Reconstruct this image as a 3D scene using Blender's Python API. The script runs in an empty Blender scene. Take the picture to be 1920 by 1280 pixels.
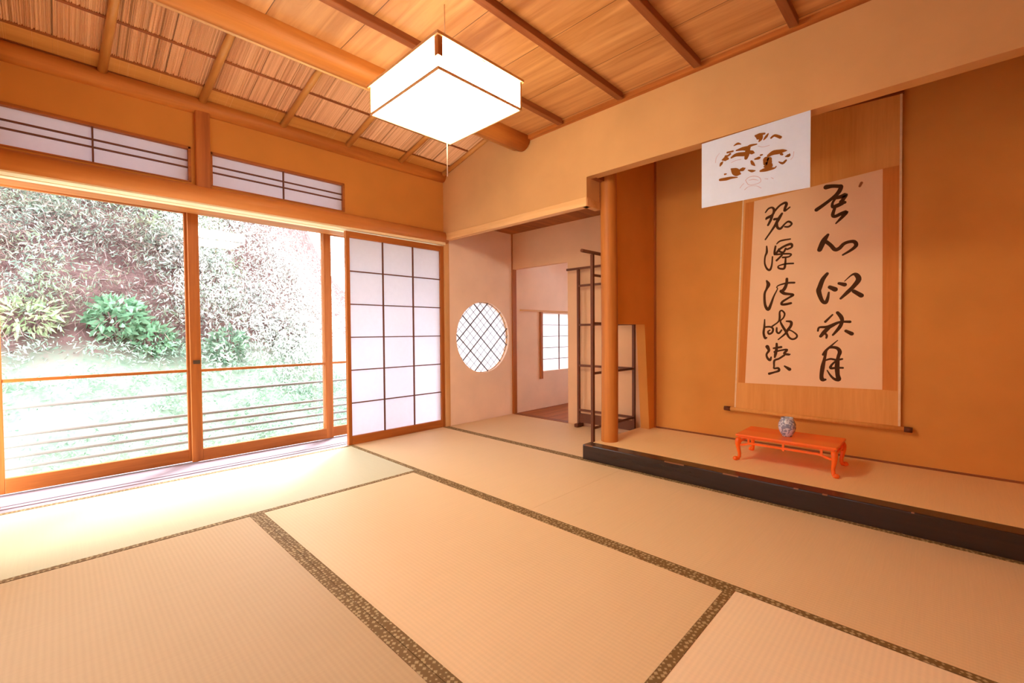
import bpy, bmesh, math, random
import numpy as np
from mathutils import Vector

# ------------------------------------------------------------------ camera, sky, light, exposure
SC = bpy.context.scene
COL = SC.collection
cam_d = bpy.data.cameras.new('camera')
cam = bpy.data.objects.new('camera', cam_d)
COL.objects.link(cam)
SC.camera = cam
cam_d.sensor_width = 36.0
cam_d.lens = 834.5729 / 1920 * 36.0
cam_d.clip_start = 0.05
cam_d.clip_end = 200
_yaw, _pitch, _roll = math.radians(44.3090855), math.radians(-1.26506994), math.radians(-0.42880375)
_f = Vector((-math.sin(_yaw) * math.cos(_pitch), math.cos(_yaw) * math.cos(_pitch), math.sin(_pitch)))
_r = Vector((math.cos(_yaw), math.sin(_yaw), 0))
_u = _r.cross(_f)
_c, _s = math.cos(_roll), math.sin(_roll)
_r2, _u2 = _c * _r + _s * _u, -_s * _r + _c * _u
from mathutils import Matrix
cam.matrix_world = Matrix(((_r2.x, _u2.x, -_f.x, 3.4014), (_r2.y, _u2.y, -_f.y, -2.5705), (_r2.z, _u2.z, -_f.z, 0.898), (0, 0, 0, 1)))

WORLD_STRENGTH = 7.0
LANTERN = 18.5
w = bpy.data.worlds.new('sky')
SC.world = w
w.use_nodes = True
w.node_tree.nodes['Background'].inputs[0].default_value = (0.96, 0.97, 1.0, 1)
w.node_tree.nodes['Background'].inputs[1].default_value = WORLD_STRENGTH

# hazy low sun over the right end of the bank
sun_d = bpy.data.lights.new('hazy_sun', 'SUN')
sun_d.energy = 7.5
sun_d.angle = math.radians(14)
sun_d.color = (0.95, 0.97, 1.0)
sun = bpy.data.objects.new('hazy_sun', sun_d)
COL.objects.link(sun)
sun.rotation_euler = Vector((0.62, -0.72, -1.08)).to_track_quat('-Z', 'Y').to_euler()

SC.view_settings.view_transform = 'Standard'
SC.view_settings.look = 'None'
SC.view_settings.gamma = 1.0
SC.view_settings.use_curve_mapping = False
SC.view_settings.exposure = 0.6
SC.cycles.max_bounces = 16
SC.cycles.diffuse_bounces = 8
SC.cycles.transmission_bounces = 8
SC.cycles.transparent_max_bounces = 24
SC.cycles.sample_clamp_indirect = 12.0
SC.cycles.use_denoising = True

# ------------------------------------------------------------------ materials
def srgb(r, g, b):
    def f(c):
        c /= 255.0
        return c / 12.92 if c <= 0.04045 else ((c + 0.055) / 1.055) ** 2.4
    return (f(r), f(g), f(b), 1)

MATS = {}

def newmat(name):
    m = bpy.data.materials.new(name)
    m.use_nodes = True
    nt = m.node_tree
    nt.nodes.clear()
    out = nt.nodes.new('ShaderNodeOutputMaterial')
    MATS[name] = m
    return m, nt, out

def nd(nt, t, **kw):
    n = nt.nodes.new(t)
    for k, v in kw.items():
        if k.startswith('i_'):
            n.inputs[k[2:].replace('_', ' ')].default_value = v
        else:
            setattr(n, k, v)
    return n

def principled(nt, out, rough=0.6, spec=0.3):
    b = nt.nodes.new('ShaderNodeBsdfPrincipled')
    b.inputs['Roughness'].default_value = rough
    b.inputs['Specular IOR Level'].default_value = spec
    nt.links.new(b.outputs[0], out.inputs[0])
    return b

def coords(nt, scale=(1, 1, 1)):
    tc = nt.nodes.new('ShaderNodeTexCoord')
    mp = nt.nodes.new('ShaderNodeMapping')
    mp.inputs['Scale'].default_value = scale
    nt.links.new(tc.outputs['Object'], mp.inputs[0])
    return mp.outputs[0]

def ramp(nt, fac, stops):
    r = nt.nodes.new('ShaderNodeValToRGB')
    e = r.color_ramp.elements
    while len(e) < len(stops):
        e.new(0.5)
    for el, (p, c) in zip(e, stops):
        el.position = p
        el.color = c
    nt.links.new(fac, r.inputs[0])
    return r.outputs[0]

def bump(nt, bsdf, height, strength=0.3, dist=0.002):
    b = nt.nodes.new('ShaderNodeBump')
    b.inputs['Strength'].default_value = strength
    b.inputs['Distance'].default_value = dist
    nt.links.new(height, b.inputs['Height'])
    nt.links.new(b.outputs[0], bsdf.inputs['Normal'])

def mul(c, k):
    return (c[0] * k, c[1] * k, c[2] * k, 1)

def m_plaster(name, c, var=0.06):
    m, nt, out = newmat(name)
    b = principled(nt, out, 0.9, 0.1)
    v = coords(nt)
    n = nd(nt, 'ShaderNodeTexNoise', i_Scale=3.0, i_Detail=6.0)
    nt.links.new(v, n.inputs['Vector'])
    nt.links.new(ramp(nt, n.outputs[0], [(0.3, mul(c, 1 - var)), (0.7, mul(c, 1 + var))]), b.inputs['Base Color'])
    n2 = nd(nt, 'ShaderNodeTexNoise', i_Scale=350.0, i_Detail=3.0)
    nt.links.new(v, n2.inputs['Vector'])
    bump(nt, b, n2.outputs[0], 0.25, 0.001)
    return m

def m_wood(name, c1, c2, axis='x', grain=30.0, rough=0.5, spec=0.3, knots=0.0):
    m, nt, out = newmat(name)
    b = principled(nt, out, rough, spec)
    sc = {'x': (0.06, 1, 1), 'y': (1, 0.06, 1), 'z': (1, 1, 0.06)}[axis]
    v = coords(nt, sc)
    n0 = nd(nt, 'ShaderNodeTexNoise', i_Scale=6.0, i_Detail=3.0)
    nt.links.new(v, n0.inputs['Vector'])
    n = nd(nt, 'ShaderNodeTexNoise', i_Scale=grain, i_Detail=6.0, i_Roughness=0.65, i_Distortion=0.4)
    nt.links.new(v, n.inputs['Vector'])
    mx = nd(nt, 'ShaderNodeMath', operation='ADD')
    m2 = nd(nt, 'ShaderNodeMath', operation='MULTIPLY')
    m2.inputs[1].default_value = 0.5
    nt.links.new(n0.outputs[0], mx.inputs[0])
    nt.links.new(n.outputs[0], mx.inputs[1])
    nt.links.new(mx.outputs[0], m2.inputs[0])
    nt.links.new(ramp(nt, m2.outputs[0], [(0.35, c1), (0.65, c2)]), b.inputs['Base Color'])
    bump(nt, b, n.outputs[0], 0.12, 0.001)
    return m

def m_plain(name, c, rough=0.5, spec=0.3, metal=0.0):
    m, nt, out = newmat(name)
    b = principled(nt, out, rough, spec)
    b.inputs['Metallic'].default_value = metal
    v = coords(nt)
    n = nd(nt, 'ShaderNodeTexNoise', i_Scale=40.0, i_Detail=3.0)
    nt.links.new(v, n.inputs['Vector'])
    nt.links.new(ramp(nt, n.outputs[0], [(0.3, mul(c, 0.93)), (0.7, mul(c, 1.05))]), b.inputs['Base Color'])
    return m

def m_tatami(name, c, axis):
    """woven rush: fine ribs running along axis"""
    m, nt, out = newmat(name)
    b = principled(nt, out, 0.55, 0.25)
    v = coords(nt)
    wv = nd(nt, 'ShaderNodeTexWave', wave_type='BANDS', bands_direction='Y' if axis == 'x' else 'X', wave_profile='SIN')
    wv.inputs['Scale'].default_value = 20.5      # ribs about 15 mm apart
    wv.inputs['Distortion'].default_value = 0.15
    nt.links.new(v, wv.inputs['Vector'])
    sc = (1, 0.02, 1) if axis == 'x' else (0.02, 1, 1)
    v2 = coords(nt, sc)
    n = nd(nt, 'ShaderNodeTexNoise', i_Scale=260.0, i_Detail=3.0)
    nt.links.new(v2, n.inputs['Vector'])
    n3 = nd(nt, 'ShaderNodeTexNoise', i_Scale=1.2, i_Detail=4.0)
    nt.links.new(v, n3.inputs['Vector'])
    a1 = nd(nt, 'ShaderNodeMath', operation='MULTIPLY_ADD')
    a1.inputs[1].default_value = 0.35
    nt.links.new(n.outputs[0], a1.inputs[0])
    a2 = nd(nt, 'ShaderNodeMath', operation='MULTIPLY_ADD')
    a2.inputs[1].default_value = 0.16
    nt.links.new(wv.outputs['Fac'], a2.inputs[0])
    a3 = nd(nt, 'ShaderNodeMath', operation='MULTIPLY')
    a3.inputs[1].default_value = 0.33
    nt.links.new(n3.outputs[0], a3.inputs[0])
    nt.links.new(a3.outputs[0], a2.inputs[2])
    nt.links.new(a2.outputs[0], a1.inputs[2])
    nt.links.new(ramp(nt, a1.outputs[0], [(0.15, mul(c, 0.90)), (0.75, mul(c, 1.08))]), b.inputs['Base Color'])
    bump(nt, b, wv.outputs['Fac'], 0.22, 0.001)
    return m

def m_heri(name):
    """brown brocade edging with small pale motifs"""
    m, nt, out = newmat(name)
    b = principled(nt, out, 0.7, 0.2)
    v = coords(nt)
    vo = nd(nt, 'ShaderNodeTexVoronoi', feature='F1', distance='MANHATTAN')
    vo.inputs['Scale'].default_value = 62.0
    vo.inputs['Randomness'].default_value = 0.55
    nt.links.new(v, vo.inputs['Vector'])
    nt.links.new(ramp(nt, vo.outputs['Distance'], [(0.40, srgb(180, 156, 112)), (0.56, srgb(122, 94, 56))]), b.inputs['Base Color'])
    return m

def m_paper(name, c, trans=0.5):
    m, nt, out = newmat(name)
    d = nd(nt, 'ShaderNodeBsdfDiffuse')
    t = nd(nt, 'ShaderNodeBsdfTranslucent')
    mix = nd(nt, 'ShaderNodeMixShader')
    mix.inputs[0].default_value = trans
    v = coords(nt)
    n = nd(nt, 'ShaderNodeTexNoise', i_Scale=25.0, i_Detail=8.0, i_Roughness=0.7)
    nt.links.new(v, n.inputs['Vector'])
    col = ramp(nt, n.outputs[0], [(0.3, mul(c, 0.96)), (0.7, c)])
    nt.links.new(col, d.inputs[0]); nt.links.new(col, t.inputs[0])
    nt.links.new(d.outputs[0], mix.inputs[1]); nt.links.new(t.outputs[0], mix.inputs[2])
    nt.links.new(mix.outputs[0], out.inputs[0])
    return m

def m_glass(name):
    m, nt, out = newmat(name)
    t = nd(nt, 'ShaderNodeBsdfTransparent')
    t.inputs[0].default_value = (0.97, 0.985, 0.98, 1)
    g = nd(nt, 'ShaderNodeBsdfGlossy')
    g.inputs['Roughness'].default_value = 0.01
    lw = nd(nt, 'ShaderNodeLayerWeight')
    lw.inputs[0].default_value = 0.5
    pw = nd(nt, 'ShaderNodeMath', operation='POWER')
    pw.inputs[1].default_value = 5.0
    nt.links.new(lw.outputs['Facing'], pw.inputs[0])
    fr = nd(nt, 'ShaderNodeMath', operation='MULTIPLY_ADD')
    fr.inputs[1].default_value = 0.95
    fr.inputs[2].default_value = 0.045
    nt.links.new(pw.outputs[0], fr.inputs[0])
    mix = nd(nt, 'ShaderNodeMixShader')
    nt.links.new(fr.outputs[0], mix.inputs[0])
    nt.links.new(t.outputs[0], mix.inputs[1]); nt.links.new(g.outputs[0], mix.inputs[2])
    nt.links.new(mix.outputs[0], out.inputs[0])
    return m

def m_emit(name, c, s):
    m, nt, out = newmat(name)
    e = nd(nt, 'ShaderNodeEmission')
    e.inputs[0].default_value = c
    e.inputs[1].default_value = s
    d = nd(nt, 'ShaderNodeBsdfDiffuse')
    d.inputs[0].default_value = (0.8, 0.76, 0.7, 1)
    a = nd(nt, 'ShaderNodeAddShader')
    nt.links.new(e.outputs[0], a.inputs[0]); nt.links.new(d.outputs[0], a.inputs[1])
    nt.links.new(a.outputs[0], out.inputs[0])
    return m

def m_reed(name):
    m, nt, out = newmat(name)
    b = principled(nt, out, 0.6, 0.2)
    g = nd(nt, 'ShaderNodeNewGeometry')
    nt.links.new(ramp(nt, g.outputs['Random Per Island'], [(0.0, srgb(150, 108, 72)), (0.12, srgb(226, 180, 134)), (0.7, srgb(248, 210, 166)), (1.0, srgb(218, 170, 122))]), b.inputs['Base Color'])
    return m

def m_boards(name, c1, c2, axis, width, off=0.0, rough=0.5, spec=0.25):
    """planks of a given width running along axis, thin dark joints, each a little different"""
    m, nt, out = newmat(name)
    b = principled(nt, out, rough, spec)
    tc = nd(nt, 'ShaderNodeTexCoord')
    sep = nd(nt, 'ShaderNodeSeparateXYZ')
    nt.links.new(tc.outputs['Object'], sep.inputs[0])
    ax = sep.outputs['Y' if axis == 'x' else 'X']
    dv = nd(nt, 'ShaderNodeMath', operation='MULTIPLY_ADD')
    dv.inputs[1].default_value = 1.0 / width
    dv.inputs[2].default_value = 50.0 + off
    nt.links.new(ax, dv.inputs[0])
    fl = nd(nt, 'ShaderNodeMath', operation='FLOOR')
    nt.links.new(dv.outputs[0], fl.inputs[0])
    fr = nd(nt, 'ShaderNodeMath', operation='FRACT')
    nt.links.new(dv.outputs[0], fr.inputs[0])
    wn = nd(nt, 'ShaderNodeTexWhiteNoise', noise_dimensions='1D')
    nt.links.new(fl.outputs[0], wn.inputs['W'])
    mp = nd(nt, 'ShaderNodeMapping')
    mp.inputs['Scale'].default_value = (0.08, 1, 1) if axis == 'x' else (1, 0.08, 1)
    nt.links.new(tc.outputs['Object'], mp.inputs[0])
    av = nd(nt, 'ShaderNodeVectorMath', operation='MULTIPLY_ADD')
    av.inputs[1].default_value = (7, 7, 7)
    nt.links.new(wn.outputs['Color'], av.inputs[0])
    nt.links.new(mp.outputs[0], av.inputs[2])
    n = nd(nt, 'ShaderNodeTexNoise', i_Scale=14.0, i_Detail=6.0, i_Roughness=0.6, i_Distortion=0.9)
    nt.links.new(av.outputs[0], n.inputs['Vector'])
    ad = nd(nt, 'ShaderNodeMath', operation='MULTIPLY_ADD')
    ad.inputs[1].default_value = 0.18
    nt.links.new(wn.outputs['Value'], ad.inputs[0])
    nt.links.new(n.outputs[0], ad.inputs[2])
    col = ramp(nt, ad.outputs[0], [(0.38, c1), (0.78, c2)])
    jt = nd(nt, 'ShaderNodeMath', operation='LESS_THAN')
    jt.inputs[1].default_value = 0.004 / width
    nt.links.new(fr.outputs[0], jt.inputs[0])
    mx = nd(nt, 'ShaderNodeMix', data_type='RGBA')
    nt.links.new(jt.outputs[0], mx.inputs['Factor'])
    nt.links.new(col, mx.inputs['A'])
    mx.inputs['B'].default_value = mul(c1, 0.35)
    nt.links.new(mx.outputs['Result'], b.inputs['Base Color'])
    return m

def m_leaf(name, cols, trans=0.35, patch=None):
    """leaf colours vary from leaf to leaf and, where patch is given, from plant to plant"""
    m, nt, out = newmat(name)
    g = nd(nt, 'ShaderNodeNewGeometry')
    k = len(cols)
    col = ramp(nt, g.outputs['Random Per Island'], [(i / max(1, k - 1), c) for i, c in enumerate(cols)])
    if patch:
        n = nd(nt, 'ShaderNodeTexNoise', i_Scale=2.6, i_Detail=3.0, i_Roughness=0.6)
        nt.links.new(g.outputs['Position'], n.inputs['Vector'])
        mp = nd(nt, 'ShaderNodeMapRange')
        mp.inputs['From Min'].default_value = 0.46
        mp.inputs['From Max'].default_value = 0.60
        mp.inputs['To Max'].default_value = 0.8
        nt.links.new(n.outputs[0], mp.inputs[0])
        mx = nd(nt, 'ShaderNodeMix', data_type='RGBA')
        nt.links.new(mp.outputs[0], mx.inputs['Factor'])
        nt.links.new(col, mx.inputs['A'])
        n2 = nd(nt, 'ShaderNodeTexNoise', i_Scale=1.7, i_Detail=2.0)
        nt.links.new(g.outputs['Position'], n2.inputs['Vector'])
        nt.links.new(ramp(nt, n2.outputs[0], [(0.42, patch[0]), (0.58, patch[1])]), mx.inputs['B'])
        col = mx.outputs['Result']
    d = nd(nt, 'ShaderNodeBsdfDiffuse')
    t = nd(nt, 'ShaderNodeBsdfTranslucent')
    mix = nd(nt, 'ShaderNodeMixShader')
    mix.inputs[0].default_value = trans
    nt.links.new(col, d.inputs[0]); nt.links.new(col, t.inputs[0])
    nt.links.new(d.outputs[0], mix.inputs[1]); nt.links.new(t.outputs[0], mix.inputs[2])
    nt.links.new(mix.outputs[0], out.inputs[0])
    return m

def m_soil(name, c1, c2, c3, c4):
    """brown earth high on the bank, pale ground cover at its foot"""
    m, nt, out = newmat(name)
    b = principled(nt, out, 0.95, 0.05)
    g = nd(nt, 'ShaderNodeNewGeometry')
    n = nd(nt, 'ShaderNodeTexNoise', i_Scale=5.0, i_Detail=9.0, i_Roughness=0.75)
    nt.links.new(g.outputs['Position'], n.inputs['Vector'])
    up = ramp(nt, n.outputs[0], [(0.35, c1), (0.65, c2)])
    lo = ramp(nt, n.outputs[0], [(0.35, c3), (0.60, c4)])
    sp = nd(nt, 'ShaderNodeSeparateXYZ')
    nt.links.new(g.outputs['Position'], sp.inputs[0])
    ad = nd(nt, 'ShaderNodeMath', operation='ADD')
    nt.links.new(sp.outputs['Z'], ad.inputs[0]); nt.links.new(n.outputs[0], ad.inputs[1])
    mr = nd(nt, 'ShaderNodeMapRange')
    mr.inputs['From Min'].default_value = 0.95
    mr.inputs['From Max'].default_value = 1.35
    nt.links.new(ad.outputs[0], mr.inputs[0])
    mx = nd(nt, 'ShaderNodeMix', data_type='RGBA')
    nt.links.new(mr.outputs[0], mx.inputs['Factor'])
    nt.links.new(lo, mx.inputs['A']); nt.links.new(up, mx.inputs['B'])
    nt.links.new(mx.outputs['Result'], b.inputs['Base Color'])
    return m

def m_porcelain(name):
    m, nt, out = newmat(name)
    b = principled(nt, out, 0.12, 0.6)
    v = coords(nt)
    n = nd(nt, 'ShaderNodeTexNoise', i_Scale=48.0, i_Detail=2.0, i_Distortion=1.4)
    nt.links.new(v, n.inputs['Vector'])
    nt.links.new(ramp(nt, n.outputs[0], [(0.44, srgb(136, 144, 168)), (0.54, srgb(214, 218, 228))]), b.inputs['Base Color'])
    return m

PL_A = m_plaster('ochre_plaster', srgb(208, 161, 106))
PL_T = m_plaster('deep_ochre_plaster', srgb(206, 140, 66))
PL_K = m_plaster('alcove_plaster', srgb(217, 151, 75))
PL_B = m_plaster('pinkish_plaster', srgb(222, 178, 136))
PL_L = m_plaster('pale_plaster', srgb(250, 224, 198))
W_FRAME = {a: m_wood('amber_wood_' + a, srgb(150, 82, 30), srgb(198, 118, 52), a) for a in 'xyz'}
W_PALE = {a: m_wood('pale_wood_' + a, srgb(206, 150, 88), srgb(232, 186, 128), a) for a in 'xyz'}
W_LOG = {a: m_wood('log_wood_' + a, srgb(162, 92, 32), srgb(206, 130, 56), a, grain=18) for a in 'xyz'}
W_LINT = m_wood('lintel_log_wood', srgb(204, 128, 62), srgb(226, 154, 84), 'y', grain=18)
W_DARK = {a: m_wood('dark_batten_wood_' + a, srgb(120, 62, 28), srgb(162, 94, 48), a) for a in 'xyz'}
BAMBOO = {a: m_wood('bamboo_' + a, srgb(190, 130, 62), srgb(218, 160, 88), a, grain=14, rough=0.35, spec=0.4) for a in 'xyz'}
KUMIKO = m_plain('lattice_strip_wood', srgb(112, 66, 44), 0.6)
CEIL = m_boards('ceiling_boards', srgb(172, 112, 58), srgb(212, 156, 98), 'x', 0.36, 0.2, 0.34, 0.55)
WFLOOR = m_boards('plank_floor', srgb(150, 84, 40), srgb(190, 116, 62), 'y', 0.14)
SLATCEIL = m_boards('slat_ceiling', srgb(132, 72, 30), srgb(176, 104, 48), 'y', 0.11)
REED = m_reed('reed_thatch')
TAT = {a: m_tatami('tatami_rush_' + a, srgb(228, 196, 152), a) for a in 'xy'}
TAT_RIB = m_tatami('pale_rush', srgb(246, 220, 184), 'y')
TAT_WARM = m_tatami('warm_rush', srgb(194, 164, 122), 'x')
HEAD = m_wood('skylit_pale_wood', srgb(238, 216, 168), srgb(250, 234, 196), 'y')  # near-white tone also stands in for skylight on the soffit
TAT_GOLD = m_tatami('golden_rush', srgb(244, 208, 150), 'x')
TAT_PALE = m_tatami('neutral_rush', srgb(202, 194, 160), 'y')  # more neutral, less orange rush than the other mats
HERI = m_heri('tatami_edging')
PAPER = m_paper('shoji_paper', (0.80, 0.785, 0.85, 1), 0.52)
PAPER_T = m_paper('thin_shoji_paper', (0.85, 0.82, 0.86, 1), 0.6)
PAPER_C = m_paper('card_paper', (0.75, 0.84, 1.0, 1), 0.12)
GLASS = m_glass('window_glass')
LAQ = m_wood('black_lacquer', srgb(34, 24, 22), srgb(62, 42, 34), 'x', grain=14, rough=0.25, spec=0.5)
LAQ_WORN = m_plain('worn_lacquer_edge', srgb(140, 90, 52), 0.5)
RACKW = m_plain('dark_brown_lacquer', srgb(104, 58, 34), 0.5, 0.25)
RED = m_wood('vermilion_lacquer', srgb(250, 96, 20), srgb(255, 122, 32), 'x', grain=8, rough=0.25, spec=0.5)
PORC = m_porcelain('porcelain')
SILK = m_wood('mounting_silk', srgb(220, 154, 76), srgb(236, 172, 94), 'z', grain=60, rough=0.7)
SILK_D = m_wood('brocade_silk', srgb(204, 124, 48), srgb(222, 142, 64), 'z', grain=60, rough=0.7)
SCROLLP = m_plaster('scroll_paper', srgb(248, 210, 166), 0.03)
CORDW = m_plain('pale_piping', srgb(236, 206, 160), 0.8)
INK = m_plain('ink', srgb(82, 52, 30), 0.8, 0.1)
SEAL = m_plain('faded_seal_ink', srgb(158, 96, 58), 0.9, 0.1)
CARDCUT = m_plain('cutout_brown', srgb(140, 84, 30), 0.8, 0.1)  # brown seen through the card's cut-outs
CARDFAINT = m_plain('faint_print', srgb(206, 184, 200), 0.9, 0.1)
LAMPW = m_emit('lamp_paper', (1.0, 0.89, 0.64, 1), LANTERN)
LAMPC = m_emit('lamp_lid_glow', (1.0, 0.84, 0.56, 1), LANTERN * 0.16)  # faint glow to lift the ceiling above the lantern
LAMPS = m_emit('lamp_side_paper', (1.0, 0.90, 0.66, 1), LANTERN * 1.15)
METAL = m_plain('dark_metal', srgb(96, 84, 74), 0.4, 0.5, 0.8)
SILL = m_wood('mauve_grey_sill', srgb(134, 118, 128), srgb(160, 144, 154), 'y', grain=24, rough=0.45)  # mauve grey wood tone for the sill board
GREYRAIL = m_wood('backlit_rail', srgb(116, 110, 106), srgb(140, 134, 128), 'y')  # greyed and darkened to stand in for bars seen against the light
LATTICE = m_plain('bamboo_lattice', srgb(112, 108, 110), 0.6)
STRING = m_plain('cord', srgb(236, 214, 186), 0.8)
SOIL = m_soil('hillside_soil', srgb(66, 48, 48), srgb(112, 88, 88), srgb(104, 126, 110), srgb(158, 172, 158))

# ------------------------------------------------------------------ building helpers
def wloc(o):
    v = Vector((0, 0, 0))
    while o is not None:
        v += o.location
        o = o.parent
    return v

class MB:
    def __init__(self):
        self.v, self.f, self.s = [], [], []
    def add(self, verts, faces, smooth=False):
        k = len(self.v)
        self.v += [tuple(p) for p in verts]
        self.f += [tuple(i + k for i in f) for f in faces]
        self.s += [smooth] * len(faces)
        return self
    def box(self, x0, x1, y0, y1, z0, z1):
        v = [(x, y, z) for x in (x0, x1) for y in (y0, y1) for z in (z0, z1)]
        return self.add(v, [(0, 1, 3, 2), (4, 6, 7, 5), (0, 4, 5, 1), (2, 3, 7, 6), (0, 2, 6, 4), (1, 5, 7, 3)])
    def tube(self, pts, rad, n=12, caps=True):
        pts = [Vector(p) for p in pts]
        if not isinstance(rad, (list, tuple)):
            rad = [rad] * len(pts)
        V, Fc = [], []
        ref = None
        for i, p in enumerate(pts):
            d = (pts[min(i + 1, len(pts) - 1)] - pts[max(i - 1, 0)]).normalized()
            if ref is None:
                ref = d.orthogonal().normalized()
            a = (ref - d * ref.dot(d)).normalized()
            b = d.cross(a)
            ref = a
            for k in range(n):
                t = 2 * math.pi * k / n
                V.append(p + rad[i] * (math.cos(t) * a + math.sin(t) * b))
        for i in range(len(pts) - 1):
            for k in range(n):
                Fc.append((i * n + k, i * n + (k + 1) % n, (i + 1) * n + (k + 1) % n, (i + 1) * n + k))
        self.add(V, Fc, True)
        if caps:
            k = len(self.v) - len(V)
            self.f.append(tuple(k + i for i in reversed(range(n))))
            self.f.append(tuple(k + (len(pts) - 1) * n + i for i in range(n)))
            self.s += [False, False]
        return self
    def lathe(self, c, prof, n=32):
        V, Fc = [], []
        for r, z in prof:
            for k in range(n):
                t = 2 * math.pi * k / n
                V.append((c[0] + r * math.cos(t), c[1] + r * math.sin(t), c[2] + z))
        for i in range(len(prof) - 1):
            for k in range(n):
                Fc.append((i * n + k, i * n + (k + 1) % n, (i + 1) * n + (k + 1) % n, (i + 1) * n + k))
        self.add(V, Fc, True)
        return self
    def prism(self, poly, axis, a0, a1):
        """poly: 2-D outline; extruded along axis between a0 and a1"""
        def P(q, a):
            return {'x': (a, q[0], q[1]), 'y': (q[0], a, q[1]), 'z': (q[0], q[1], a)}[axis]
        n = len(poly)
        V = [P(q, a0) for q in poly] + [P(q, a1) for q in poly]
        Fc = [tuple(range(n))[::-1], tuple(range(n, 2 * n))]
        Fc += [(i, (i + 1) % n, n + (i + 1) % n, n + i) for i in range(n)]
        return self.add(V, Fc)
    def obj(self, name, mat, parent=None, bevel=0.0, origin=None, fix=True):
        me = bpy.data.meshes.new(name)
        a = np.array(self.v)
        if origin is None:
            lo, hi = a.min(0), a.max(0)
            origin = Vector(((lo[0] + hi[0]) / 2, (lo[1] + hi[1]) / 2, lo[2]))
        o = bpy.data.objects.new(name, me)
        me.from_pydata([tuple(p) for p in (a - np.array(origin))], [], self.f)
        me.polygons.foreach_set('use_smooth', self.s)
        if fix:
            bm = bmesh.new()
            bm.from_mesh(me)
            bmesh.ops.recalc_face_normals(bm, faces=bm.faces)
            bm.to_mesh(me)
            bm.free()
        me.materials.append(mat)
        COL.objects.link(o)
        if parent is not None:
            o.parent = parent
            o.location = Vector(origin) - wloc(parent)
        else:
            o.location = origin
        if bevel:
            b = o.modifiers.new('edge', 'BEVEL')
            b.width = bevel
            b.segments = 2
            b.limit_method = 'ANGLE'
        return o

def box(name, mat, x0, x1, y0, y1, z0, z1, parent=None, bevel=0.0):
    return MB().box(x0, x1, y0, y1, z0, z1).obj(name, mat, parent, bevel)

def tag(o, label=None, cat=None, group=None, kind=None):
    if label: o['label'] = label
    if cat: o['category'] = cat
    if group: o['group'] = group
    if kind: o['kind'] = kind
    return o

def struct(o, label, cat):
    return tag(o, label, cat, kind='structure')

def thing(name, loc, label, cat, group=None):
    o = bpy.data.objects.new(name, None)
    o.empty_display_size = 0.1
    o.location = loc
    COL.objects.link(o)
    return tag(o, label, cat, group)

def smooth_path(P, step=4):
    """Catmull-Rom through (x, z, w) points"""
    if len(P) < 3:
        out = []
        for i in range(len(P) - 1):
            for k in range(step):
                t = k / step
                out.append(tuple(P[i][j] * (1 - t) + P[i + 1][j] * t for j in range(3)))
        return out + [P[-1]]
    Q = [P[0]] + list(P) + [P[-1]]
    out = []
    for i in range(1, len(Q) - 2):
        for k in range(step):
            t = k / step
            out.append(tuple(0.5 * (2 * Q[i][j] + (Q[i + 1][j] - Q[i - 1][j]) * t + (2 * Q[i - 1][j] - 5 * Q[i][j] + 4 * Q[i + 1][j] - Q[i + 2][j]) * t * t
                     + (3 * Q[i][j] - Q[i - 1][j] - 3 * Q[i + 1][j] + Q[i + 2][j]) * t ** 3) for j in range(3)))
    return out + [P[-1]]

def brush(mb, strokes, y, thick, wscale=0.85):
    """brush strokes as thin ribbons of ink lying on the plane at y (facing -y)"""
    layer = 0
    for st in strokes:
        P = [(a / 1000, b / 1000, max(c, 2.0) / 1000 * wscale) for a, b, c in st]
        P = smooth_path(P)
        yy = y - thick - layer * 0.00005
        layer += 1
        L, R = [], []
        n = len(P)
        for i in range(n):
            dx = P[min(i + 1, n - 1)][0] - P[max(i - 1, 0)][0]
            dz = P[min(i + 1, n - 1)][1] - P[max(i - 1, 0)][1]
            l = math.hypot(dx, dz) or 1.0
            nx, nz = -dz / l, dx / l
            h = P[i][2] / 2
            L.append((P[i][0] + nx * h, P[i][1] + nz * h))
            R.append((P[i][0] - nx * h, P[i][1] - nz * h))
        V = [(a, yy, b) for a, b in L] + [(a, yy, b) for a, b in R] + [(a, y, b) for a, b in L] + [(a, y, b) for a, b in R]
        Fc = []
        for i in range(n - 1):
            Fc += [(i, i + 1, n + i + 1, n + i), (i, 2 * n + i, 2 * n + i + 1, i + 1), (n + i, n + i + 1, 3 * n + i + 1, 3 * n + i)]
        mb.add(V, Fc)
        for e in (0, n - 1):                         # round ends
            h = P[e][2] / 2
            poly = [(P[e][0] + h * math.cos(t * math.pi / 6), P[e][1] + h * math.sin(t * math.pi / 6)) for t in range(12)]
            mb.add([(a, yy - 0.00002, b) for a, b in poly] + [(a, y, b) for a, b in poly],
                   [tuple(range(12))] + [(i, (i + 1) % 12, 12 + (i + 1) % 12, 12 + i) for i in range(12)])
    return mb

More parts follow.
